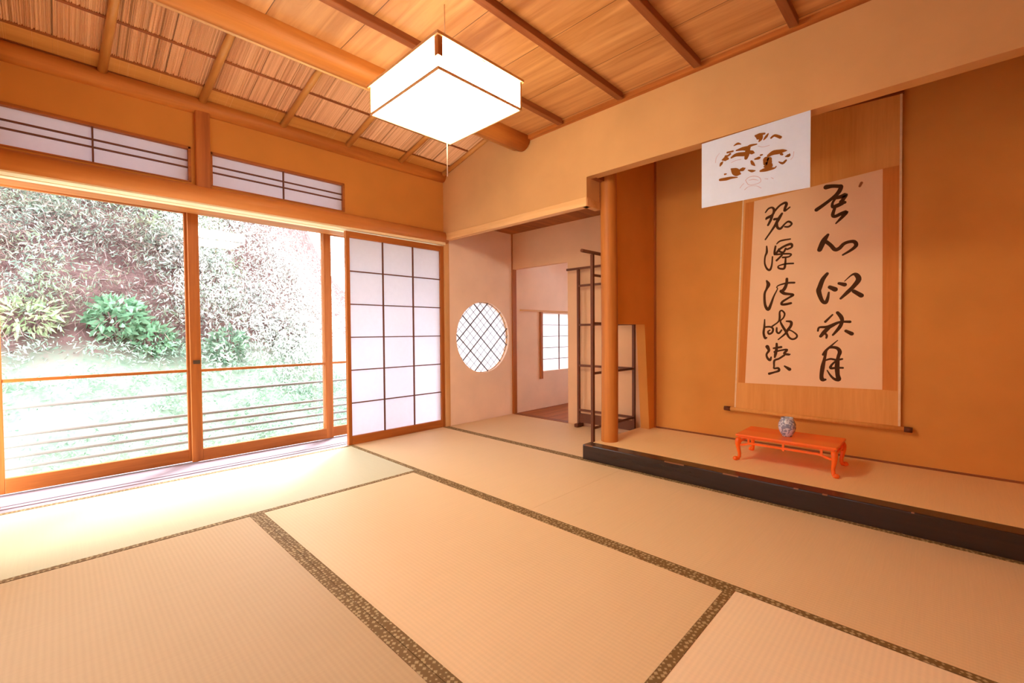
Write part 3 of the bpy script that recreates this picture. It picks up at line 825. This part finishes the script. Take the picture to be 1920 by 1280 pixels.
def transom(name, label, y0, y1):
    wd = tag(thing(name, (-0.02, (y0 + y1) / 2, RZ0), label, 'window'), kind='structure')
    mb = MB()
    t = 0.012
    mb.box(-0.05, 0.006, y0 - 0.002, y1 + 0.002, RZ1 - t, RZ1 + 0.004).box(-0.05, 0.006, y0 - 0.002, y1 + 0.002, RZ0 - 0.004, RZ0 + 0.004)
    mb.box(-0.05, 0.006, y0 - 0.004, y0 + 0.008, RZ0, RZ1).box(-0.05, 0.006, y1 - 0.01, y1 + 0.004, RZ0, RZ1)
    mb.obj('frame', W_FRAME['y'], wd)
    ym = (y0 + y1) / 2
    mb = MB().box(-0.022, -0.008, ym - 0.004, ym + 0.004, RZ0, RZ1)
    for z in (1.943, 1.986):
        mb.box(-0.0215, -0.0085, y0, y1, z - 0.004, z + 0.004)
    mb.obj('lattice', KUMIKO, wd)
    box('paper', PAPER, -0.0255, -0.0242, y0, y1, RZ0, RZ1, wd)
transom('window_1', 'longer paper transom at the left over the glass doors', *R1)
transom('window_2', 'paper transom right of the hanging post', *R2)

def glass_door(name, label, y0, y1, x, lock=None):
    d = tag(thing(name, (x, (y0 + y1) / 2, 0.0), label, 'door'), kind='structure')
    x0, x1, st = x - 0.015, x + 0.015, 0.062
    box('stile', W_FRAME['z'], x0, x1, y0, y0 + st, 0.004, 1.76, d, 0.002)
    box('stile', W_FRAME['z'], x0, x1, y1 - st, y1, 0.004, 1.76, d, 0.002)
    box('bottom_rail', W_FRAME['y'], x0, x1, y0 + st, y1 - st, 0.004, 0.088, d, 0.002)
    box('top_rail', W_FRAME['y'], x0, x1, y0 + st, y1 - st, 1.735, 1.77, d)
    box('crossbar', W_FRAME['y'], x0 + 0.004, x1 - 0.004, y0 + st, y1 - st, 0.632, 0.650, d)
    box('glass_pane', GLASS, x - 0.002, x + 0.002, y0 + st, y1 - st, 0.088, 1.735, d)
    if lock is not None:
        box('lock', METAL, x1, x1 + 0.006, lock - 0.02, lock + 0.02, 0.69, 0.715, d)
glass_door('door_2', 'glass sliding door at the left looking onto the bank', -2.85, -1.874, -0.40)
glass_door('door_3', 'middle glass sliding door with the lock on its left stile', -1.922, -0.925, -0.36, lock=-1.888)
glass_door('door_4', 'glass sliding door half hidden behind the paper door', -0.985, 0.0, -0.40)

# ------------------------------------------------------------------ straw mats
def mat_(label, x0, x1, y0, y1, axis, z0=-0.055, z1=0.0, heri=(1, 1), name='tatami_mat', group='straw mats on the tearoom floor', m=None):
    g = 0.0008
    o = box(name, m or TAT[axis], x0 + g, x1 - g, y0 + g, y1 - g, z0, z1)
    tag(o, label, 'tatami mat', group)
    hw = 0.031
    for side in (0, 1):
        if not heri[side]:
            continue
        if axis == 'x':
            a = (x0 + g, x1 - g, y0 + g, y0 + hw) if side == 0 else (x0 + g, x1 - g, y1 - hw, y1 - g)
        else:
            a = (x0 + g, x0 + hw, y0 + g, y1 - g) if side == 0 else (x1 - hw, x1 - g, y0 + g, y1 - g)
        box('brocade_border', HERI, a[0], a[1], a[2], a[3], z1 - 0.02, z1 + 0.0015, o)
    return o
mat_('straw mat in front of the paper door and side alcove', 0.0, 1.905, -A1, 0.0, 'x')
mat_('straw mat along the right part of the black step beam', 1.905, XR, -A1, 0.0, 'x')
mat_('neutral toned sunlit straw mat lying along the glass doors', 0.0, T2, YN, -A1, 'y', m=TAT_PALE)
mat_('middle straw mat between two long double borders', T2, T4, T3, -A1, 'x')
mat_('ribbed straw mat at the lower left corner of the picture', T2, T4, YN, T3, 'x', m=TAT_WARM)
mat_('ribbed straw mat at the lower right with one crosswise border', T4, XR, YN, -A1, 'y', m=TAT_RIB)
mat_('pale straw mat inside the side alcove below the round window', 0.012, 1.70, 0.0, 0.905, 'x', heri=(1, 0))
mat_('plain straw mat on the raised main alcove under the red table', 1.60, 3.88, 0.096, 0.852, 'x', 0.062, 0.103, heri=(0, 0), m=TAT_GOLD)

# ------------------------------------------------------------------ lantern
LX0, LX1, LY0, LY1, LZ0, LZ1 = 1.487, 2.012, -1.537, -1.072, 1.902, 2.025
lan = thing('ceiling_lantern', (1.75, -1.303, LZ0), 'glowing square paper lantern hanging from the board ceiling', 'lamp')
for x in (0, 1):
    for y in (0, 1):
        s = 0.022 if (x, y) == (1, 0) else 0.010
        xa, ya = (LX0, LX1 - s)[x], (LY0, LY1 - s)[y]
        box('corner_post', W_FRAME['z'] if s > 0.02 else W_PALE['z'], xa, xa + s, ya, ya + s, LZ0 + (0.05 if s > 0.02 else 0.004), LZ1, lan)  # near post stops short where bloom hides it; pale posts imitate lit wood
box('light_lid', LAMPC, LX0 + 0.01, LX1 - 0.01, LY0 + 0.01, LY1 - 0.01, LZ1 - 0.004, LZ1, lan)  # unseen lid, added to shade the ceiling, its faint glow softening that shade
mb = MB()
for z0, z1, e in ((LZ1, LZ1 + 0.012, 0.008),):
    mb.box(LX0 - e, LX1 + e, LY0 - e, LY0 + 0.012, z0, z1).box(LX0 - e, LX1 + e, LY1 - 0.012, LY1 + e, z0, z1)
    mb.box(LX0 - e, LX0 + 0.012, LY0 + 0.012, LY1 - 0.012, z0, z1).box(LX1 - 0.012, LX1 + e, LY0 + 0.012, LY1 - 0.012, z0, z1)
mb.obj('top_rim', W_PALE['x'], lan)  # pale wood gives the rim the look of being lit from inside
mb = MB()
t = 0.007
mb.box(LX0, LX1, LY0, LY0 + t, LZ0 - 0.002, LZ0 + t).box(LX0, LX1, LY1 - t, LY1, LZ0 - 0.002, LZ0 + t)
mb.box(LX0, LX0 + t, LY0 + t, LY1 - t, LZ0 - 0.002, LZ0 + t).box(LX1 - t, LX1, LY0 + t, LY1 - t, LZ0 - 0.002, LZ0 + t)
mb.obj('bottom_rim', W_PALE['x'], lan)  # paled like the top rim to suggest lamp glow on the wood
i = 0.004
box('paper_side', LAMPS, LX0 + 0.02, LX1 - 0.02, LY0 + i, LY0 + i + 0.002, LZ0 + 0.006, LZ1, lan)
box('paper_side', LAMPS, LX0 + 0.02, LX1 - 0.02, LY1 - i - 0.002, LY1 - i, LZ0 + 0.006, LZ1, lan)
box('paper_side', LAMPS, LX0 + i, LX0 + i + 0.002, LY0 + 0.02, LY1 - 0.02, LZ0 + 0.006, LZ1, lan)
box('paper_side', LAMPS, LX1 - i - 0.002, LX1 - i, LY0 + 0.02, LY1 - 0.02, LZ0 + 0.006, LZ1, lan)
box('bottom_panel', LAMPW, LX0 + 0.008, LX1 - 0.008, LY0 + 0.008, LY1 - 0.008, LZ0 + 0.002, LZ0 + 0.005, lan)
mb = MB().box(LX0, LX1, -1.313, -1.293, LZ1 - 0.002, LZ1 + 0.010)
mb.obj('cross_bar', W_PALE['x'], lan)
MB().tube([(1.75, -1.303, LZ1 + 0.005), (1.75, -1.303, 2.389)], 0.0025, 8).obj('hanging_cord', STRING, lan)
MB().tube([(1.75, -1.296, 1.615), (1.75, -1.296, LZ0 + 0.003)], 0.0022, 8).obj('pull_cord', STRING, lan)

# ------------------------------------------------------------------ hanging scroll
sc = thing('hanging_scroll', (2.76, 0.845, 0.32), 'tall calligraphy scroll of two written columns on the alcove wall', 'scroll')
def quad(name, mat, P, y0, y1, parent):
    return MB().prism(P, 'y', y0, y1).obj(name, mat, parent)
def lx(z): return 2.312 + (z - 0.33) / (2.26 - 0.33) * 0.066      # the left edge hangs a little askew
quad('silk_mounting', SILK, [(lx(0.33), 0.335), (3.214, 0.325), (3.206, 2.245), (lx(2.27), 2.285)], 0.8405, 0.846, sc)
quad('brocade_band', SILK_D, [(3.132, 0.538), (3.200, 0.536), (3.197, 1.838), (3.124, 1.838)], 0.8396, 0.8408, sc)
quad('brocade_band', SILK_D, [(lx(0.52) + 0.018, 0.522), (2.384, 0.522), (2.436, 1.79), (lx(1.79) + 0.018, 1.79)], 0.8396, 0.8408, sc)
quad('writing_paper', SCROLLP, [(2.382, 0.522), (3.133, 0.538), (3.124, 1.836), (2.436, 1.790)], 0.8385, 0.8408, sc)
quad('pale_piping', CORDW, [(3.205, 0.325), (3.216, 0.325), (3.208, 2.245), (3.197, 2.245)], 0.839, 0.847, sc)
quad('pale_piping', CORDW, [(lx(0.33) - 0.002, 0.335), (lx(0.33) + 0.008, 0.335), (lx(2.27) + 0.008, 2.285), (lx(2.27) - 0.002, 2.285)], 0.839, 0.847, sc)
MB().tube([(lx(2.27) - 0.01, 0.845, 2.29), (3.214, 0.845, 2.25)], 0.010, 10).obj('top_rod', W_DARK['x'], sc)
rl = MB().tube([(2.285, 0.838, 0.328), (3.232, 0.838, 0.318)], 0.014, 16).obj('bottom_roller', SILK, sc)
MB().tube([(2.243, 0.838, 0.3284), (2.285, 0.838, 0.328)], 0.016, 16).obj('roller_knob', RACKW, rl)
MB().tube([(3.232, 0.838, 0.318), (3.268, 0.838, 0.3176)], 0.016, 16).obj('roller_knob', RACKW, rl)
MB().tube([(2.6, 0.845, 2.28), (2.79, 0.852, 2.41), (3.0, 0.845, 2.26)], 0.003, 6).obj('hanging_cord', STRING, sc)
for _n, strokes in RIGHT_COLUMN + LEFT_COLUMN:
    brush(MB(), strokes, 0.8385, 0.0004, 0.98).obj('written_character', INK, sc, fix=False)
brush(MB(), [[(3018, 1760, 13), (3026, 1778, 15)]], 0.8385, 0.0004, 1.0).obj('seal_mark', SEAL, sc, fix=False)

# card on the lower edge of the wall
card = MB().prism([(2.404, 1.588), (2.922, 1.586), (2.922, 1.955), (2.404, 1.946)], 'y', -0.006, -0.003).obj('paper_card', PAPER_C)
tag(card, 'white card with a cut-out emblem in brown hung before the scroll', 'card')
brush(MB(), CARD_MARKS[0][1], -0.006, 0.0004, 1.2).obj('cutout_shapes', CARDCUT, card, fix=False)  # brown shapes laid on top in place of holes cut through the card
for st in CARD_MARKS[1][1]:
    brush(MB(), [st], -0.006, 0.0003, 0.9).obj('faint_line', CARDFAINT, card, fix=False)

# ------------------------------------------------------------------ red table and porcelain jar
TZ = 0.1035
tb = thing('low_table', (2.735, 0.475, TZ), 'low vermilion lacquer table with curved legs in the main alcove', 'table')
tx0, tx1, ty0, ty1 = 2.482, 2.990, 0.322, 0.628
mb = MB().box(tx0, tx1, ty0, ty1, 0.250, 0.264)
mb.obj('table_top', RED, tb, bevel=0.005)
MB().box(tx0 + 0.012, tx1 - 0.012, ty0 + 0.012, ty1 - 0.012, 0.241, 0.2505).obj('waist', RED, tb)
def rail(a0, a1):
    n = 24
    up, low = [], []
    for k in range(n + 1):
        t = k / n
        d = abs(t - 0.5) * 2
        s = min(1.0, max(0.0, (d - 0.70) / 0.22))
        z = 0.214 - 0.016 * s * s * (3 - 2 * s)          # hump-backed rail
        up.append((a0 + (a1 - a0) * t, z + 0.006)); low.append((a0 + (a1 - a0) * t, z - 0.006))
    return up + low[::-1]
for y in (ty0 + 0.010, ty1 - 0.020):
    MB().prism(rail(tx0 + 0.012, tx1 - 0.012), 'y', y, y + 0.010).obj('stretcher', RED, tb)
    for t in (0.14, 0.5, 0.86):
        xx = tx0 + (tx1 - tx0) * t
        MB().box(xx - 0.006, xx + 0.006, y + 0.001, y + 0.009, 0.200 if t == 0.5 else 0.205, 0.242).obj('strut', RED, tb, bevel=0.001)
for x in (tx0 + 0.010, tx1 - 0.020):
    MB().prism(rail(ty0 + 0.012, ty1 - 0.012), 'x', x, x + 0.010).obj('stretcher', RED, tb)
    MB().box(x + 0.001, x + 0.009, 0.469, 0.481, 0.205, 0.242).obj('strut', RED, tb, bevel=0.001)
for sx, x in ((-1, tx0 + 0.016), (1, tx1 - 0.016)):
    for sy, y in ((-1, ty0 + 0.016), (1, ty1 - 0.016)):
        q = 0.7071
        prof = [(0.000, 0.240, 0.014), (0.006, 0.222, 0.016), (0.007, 0.200, 0.014), (0.002, 0.172, 0.011), (-0.004, 0.145, 0.0095), (-0.003, 0.125, 0.0095), (0.004, 0.115, 0.011), (0.012, TZ + 0.011, 0.011)]
        lg_ = MB().tube([(x + sx * d * q, y + sy * d * q, z) for d, z, r in prof], [r for d, z, r in prof], 12).obj('leg', RED, tb)
        MB().lathe((x + sx * 0.014, y + sy * 0.014, TZ), [(0.0, 0.0), (0.010, 0.0), (0.0155, 0.006), (0.0155, 0.013), (0.009, 0.021), (0.0, 0.022)], 14).obj('curled_foot', RED, lg_)

jar = MB().lathe((2.727, 0.462, 0.2642), [(0.0, 0.0), (0.026, 0.0), (0.027, 0.006), (0.030, 0.010), (0.040, 0.028), (0.046, 0.052), (0.045, 0.074), (0.037, 0.094), (0.032, 0.100), (0.033, 0.108), (0.030, 0.112), (0.027, 0.108), (0.030, 0.092), (0.0, 0.086)], 36).obj('porcelain_jar', PORC)
tag(jar, 'small round blue and white porcelain jar on the red table', 'jar')

# ------------------------------------------------------------------ folding rack in the side alcove
rk = thing('kimono_rack', (1.25, 0.6, 0.0), 'dark brown folding garment rack standing behind the round pillar', 'rack')
s = 0.012
P1, P2, P3 = (0.935, 0.85), (1.488, 0.262), (1.505, 0.85)
for (x, y), zt in ((P1, 1.49), (P2, 1.475), (P3, 1.49)):
    p = MB().box(x - s, x + s, y - s, y + s, 0.03, zt).obj('post', RACKW, rk, bevel=0.003)
for z, a, b in ((1.482, 0.80, 1.60), (1.32, P1[0], P3[0]), (0.956, P1[0], P3[0]), (0.577, P1[0], P3[0]), (0.16, P1[0], P3[0])):
    MB().box(a, b, 0.85 - 0.009, 0.85 + 0.009, z - 0.010, z + 0.010).obj('rail', RACKW, rk, bevel=0.002)
def yrail(z, a, b, r=0.010):
    MB().tube([(1.488 + 0.017 * (a - 0.262) / 0.588, a, z), (1.488 + 0.017 * (b - 0.262) / 0.588, b, z)], r, 8).obj('rail', RACKW, rk)
yrail(1.488, 0.13, 0.79, 0.013)
for z in (1.32, 0.956, 0.577, 0.16):
    yrail(z, P2[1], P3[1])
MB().box(P1[0], P3[0], 0.845, 0.855, 0.045, 0.13).obj('low_panel', RACKW, rk)  # dark panel filling the space under the lowest rail
for (x, y) in (P1, P3):
    MB().box(x - 0.02, x + 0.02, y - 0.05, y + 0.05, 0.002, 0.034).obj('foot', RACKW, rk, bevel=0.006)
MB().box(P2[0] - 0.06, P2[0] + 0.08, P2[1] - 0.02, P2[1] + 0.02, 0.002, 0.034).obj('foot', RACKW, rk, bevel=0.006)

# ------------------------------------------------------------------ outdoors
struct(box('floor_veranda', GREYRAIL, -1.0, -0.44, -4.0, 1.2, -0.14, -0.09), 'narrow plank veranda outside the glass doors', 'veranda')
mb = MB().prism([(-0.09, 2.50), (-0.80, 2.30), (-0.80, 2.34), (-0.09, 2.57)], 'y', -4.2, 1.6)
struct(mb.obj('trim_21', W_DARK['x']), 'roof eave sheltering the glass doors outside', 'eave')
rl = thing('veranda_railing', (-0.76, -1.5, -0.09), 'backlit toned grey five bar railing outside the glass doors', 'railing')
for z in (0.447, 0.275, 0.207, 0.140, 0.070):
    MB().tube([(-0.76, -4.0, z), (-0.76, 1.2, z)], 0.011, 8).obj('bar', GREYRAIL, rl)
for y in (-3.6, -1.825, 0.6):
    MB().tube([(-0.775, y, -0.09), (-0.775, y, 0.47)], 0.013, 8).obj('post', GREYRAIL, rl)

def hill(x, y):
    d = np.maximum(0.0, -1.7 - x)
    ridge = 1.0 / (1.0 + np.exp((y + 0.35 * x + 1.3) * 1.8))     # the bank sinks towards the right
    h = -0.9 + d * (0.30 + 0.78 * ridge)
    return h + 0.10 * np.sin(2.1 * x + 1.3 * y) + 0.08 * np.sin(4.3 * y - 1.7 * x)
nx, ny = 46, 60
xs, ys = np.linspace(-11, -1.0, nx), np.linspace(-9, 8, ny)
V = [(x, y, float(hill(x, y))) for x in xs for y in ys]
Fc = [(i * ny + j, (i + 1) * ny + j, (i + 1) * ny + j + 1, i * ny + j + 1) for i in range(nx - 1) for j in range(ny - 1)]
mb = MB(); mb.add(V, Fc, True)
struct(mb.obj('terrain', SOIL), 'steep garden bank rising outside the glass doors', 'hillside')

def leaves(name, mat, P, D, L, Wd, seed, parent=None, origin=None):
    """one diamond leaf per point P, pointing along D"""
    rg = np.random.default_rng(seed)
    n = len(P)
    D = D / np.linalg.norm(D, axis=1)[:, None]
    R = rg.normal(size=(n, 3))
    S = np.cross(D, R); S /= np.linalg.norm(S, axis=1)[:, None]
    N = np.cross(D, S)
    L = L * rg.uniform(0.6, 1.3, n)[:, None]; Wd = Wd * rg.uniform(0.7, 1.2, n)[:, None]
    V = np.empty((n, 6, 3))
    V[:, 0] = P
    V[:, 1] = P + D * L * 0.35 + S * Wd * 0.5 + N * Wd * 0.15
    V[:, 2] = P + D * L * 0.35 - S * Wd * 0.5 + N * Wd * 0.15
    V[:, 3] = P + D * L * 0.7 + S * Wd * 0.32 - N * L * 0.04
    V[:, 4] = P + D * L * 0.7 - S * Wd * 0.32 - N * L * 0.04
    V[:, 5] = P + D * L - N * L * 0.14
    k = np.arange(n)[:, None] * 6
    F1 = (k + np.array([[0, 1, 2]])); F2 = (k + np.array([[1, 3, 4, 2]])); F3 = (k + np.array([[3, 5, 4]]))
    me = bpy.data.meshes.new(name)
    V = V.reshape(-1, 3)
    if origin is None:
        lo, hi = V.min(0), V.max(0)
        origin = ((lo[0] + hi[0]) / 2, (lo[1] + hi[1]) / 2, lo[2])
    V = V - np.array(origin)
    me.vertices.add(len(V)); me.vertices.foreach_set('co', V.ravel())
    loops = np.concatenate([np.concatenate([F1, F2, F3], axis=1).ravel()])
    me.loops.add(len(loops)); me.loops.foreach_set('vertex_index', loops)
    starts = (np.arange(n)[:, None] * 10 + np.array([[0, 3, 7]])).ravel()
    me.polygons.add(len(starts)); me.polygons.foreach_set('loop_start', starts)
    me.polygons.foreach_set('loop_total', np.tile([3, 4, 3], n))
    me.update(); me.validate()
    me.materials.append(mat)
    o = bpy.data.objects.new(name, me)
    COL.objects.link(o)
    if parent is not None:
        o.parent = parent
        o.location = Vector(origin) - wloc(parent)
    else:
        o.location = origin
    return o

LF_PALE = m_leaf('pale_bamboo_leaf', [srgb(110, 128, 118), srgb(160, 178, 166), srgb(80, 92, 84), srgb(214, 220, 212)], 0.35, (srgb(120, 98, 92), srgb(128, 150, 112)))
LF_GLARE = m_leaf('glare_pale_leaf', [srgb(166, 172, 168), srgb(198, 202, 196), srgb(130, 136, 132), srgb(218, 220, 212)], 0.35, (srgb(150, 148, 150), srgb(216, 218, 208)))  # leaf tones lightened to hold the glare at the right of the bank
LF_GREEN = m_leaf('bright_green_leaf', [srgb(96, 142, 108), srgb(140, 178, 148), srgb(72, 110, 84)])
LF_DULL = m_leaf('dull_green_leaf', [srgb(96, 130, 108), srgb(136, 162, 140), srgb(78, 100, 86)])
LF_LIME = m_leaf('yellow_green_leaf', [srgb(160, 180, 134), srgb(186, 198, 162), srgb(134, 156, 116)])
LF_WEED = m_leaf('pale_weed_leaf', [srgb(138, 168, 148), srgb(186, 200, 190), srgb(104, 138, 116), srgb(168, 188, 174)], 0.35, (srgb(190, 192, 190), srgb(120, 160, 130)))
LF_BROWN = m_leaf('dry_twig', [srgb(100, 78, 78), srgb(136, 112, 110), srgb(78, 60, 62), srgb(168, 146, 142)], 0.1)

rg = np.random.default_rng(11)
def clumps(n, xr, yr, up, spread, per, seed, sel=None):
    r = np.random.default_rng(seed)
    cx = r.uniform(xr[0], xr[1], n); cy = r.uniform(yr[0], yr[1], n)
    cz = hill(cx, cy)
    if sel is not None:
        k = sel(cx, cy, cz, r); cx, cy, cz = cx[k], cy[k], cz[k]
    n = len(cx)
    h = r.uniform(up[0], up[1], n)
    P = np.repeat(np.stack([cx, cy, cz + h], 1), per, 0) + r.normal(size=(n * per, 3)) * np.array(spread)
    D = r.normal(size=(n * per, 3)) * np.array([0.6, 0.6, 0.45]) + np.array([0.25, 0.0, -0.55])
    return P, D
P, D = clumps(900, (-6.8, -3.2), (-5.2, -0.7), (0.02, 0.5), (0.15, 0.15, 0.12), 110, 21,
              lambda x, y, z, r: (z > 0.85) & (r.uniform(size=len(x)) < 0.30 + 0.55 * (z > 1.75) + 0.3 * (np.sin(2.3 * x + 1.9 * y) + np.sin(3.7 * y - 1.1 * x + 1.0))))
tag(leaves('bamboo_foliage', LF_PALE, P, D, 0.07, 0.015, 1), 'pale drooping bamboo grass covering the upper bank', 'bamboo', kind='stuff')
P, D = clumps(260, (-6.0, -2.6), (-1.5, 1.6), (0.05, 0.75), (0.15, 0.15, 0.18), 130, 22, lambda x, y, z, r: z > -0.1)
tag(leaves('foliage', LF_GLARE, P, D, 0.07, 0.018, 2), 'glare paled grey green bushes over the right part of the bank', 'bushes', kind='stuff')
P, D = clumps(900, (-6.6, -2.4), (-5.0, 0.8), (0.0, 0.35), (0.22, 0.22, 0.10), 40, 23, lambda x, y, z, r: (z > 0.7) & (z < 2.9))
D = D + np.array([0.2, 0, 0.9])
tag(leaves('undergrowth', LF_BROWN, P, D, 0.16, 0.006, 3), 'dry brown stems and twigs across the middle of the bank', 'undergrowth', kind='stuff')
P, D = clumps(640, (-3.9, -1.5), (-4.2, 1.8), (0.0, 0.10), (0.15, 0.15, 0.06), 90, 24, lambda x, y, z, r: z < 0.75)
D = D + np.array([0.1, 0, 0.8])
tag(leaves('weeds', LF_WEED, P, D, 0.06, 0.015, 4), 'pale green weeds over the foot of the bank', 'weeds', kind='stuff')

def shrub(x, y, r, h, mat, n, label, seed, size=0.11, width=0.05):
    z = float(hill(np.array(x), np.array(y)))
    t = thing('shrub', (x, y, z - 0.05), label, 'shrub')
    rr = np.random.default_rng(seed)
    mb = MB()
    for k in range(5):
        a = 2 * math.pi * k / 5 + rr.uniform(0, 1)
        mb.tube([(x, y, z - 0.05), (x + 0.3 * r * math.cos(a), y + 0.3 * r * math.sin(a), z + 0.4 * h), (x + 0.7 * r * math.cos(a), y + 0.7 * r * math.sin(a), z + 0.8 * h)], [0.014, 0.010, 0.005], 6)
    mb.obj('stems', LF_BROWN, t)
    q = rr.normal(size=(n, 3)); q /= np.linalg.norm(q, axis=1)[:, None]
    q *= rr.uniform(0.35, 1.0, n)[:, None] ** 0.5
    P = np.array([x, y, z + h * 0.6]) + q * np.array([r, r, h * 0.55])
    D = q + rr.normal(size=(n, 3)) * 0.5 + np.array([0.3, 0, -0.1])
    leaves('leaves', mat, P, D, size, width, seed + 1, t)
shrub(-3.30, -2.08, 0.24, 0.42, LF_GREEN, 420, 'bright green leafy shrub low on the bank outside the left glass door', 31, 0.10, 0.055)
shrub(-3.28, -1.78, 0.20, 0.32, LF_GREEN, 260, 'smaller green shrub touching the door stile, right of the brightest shrub', 33, 0.09, 0.045)
shrub(-3.25, -1.02, 0.22, 0.36, LF_DULL, 300, 'dull green shrub just right of the lock stile outside', 35, 0.10, 0.045)
shrub(-3.90, 0.00, 0.34, 0.60, LF_GLARE, 520, 'glare paled grey green shrub beside the rightmost glass door stile', 37, 0.10, 0.04)
shrub(-3.30, -2.78, 0.26, 0.30, LF_LIME, 300, 'yellow green tuft at the left edge above the railing', 39, 0.12, 0.03)
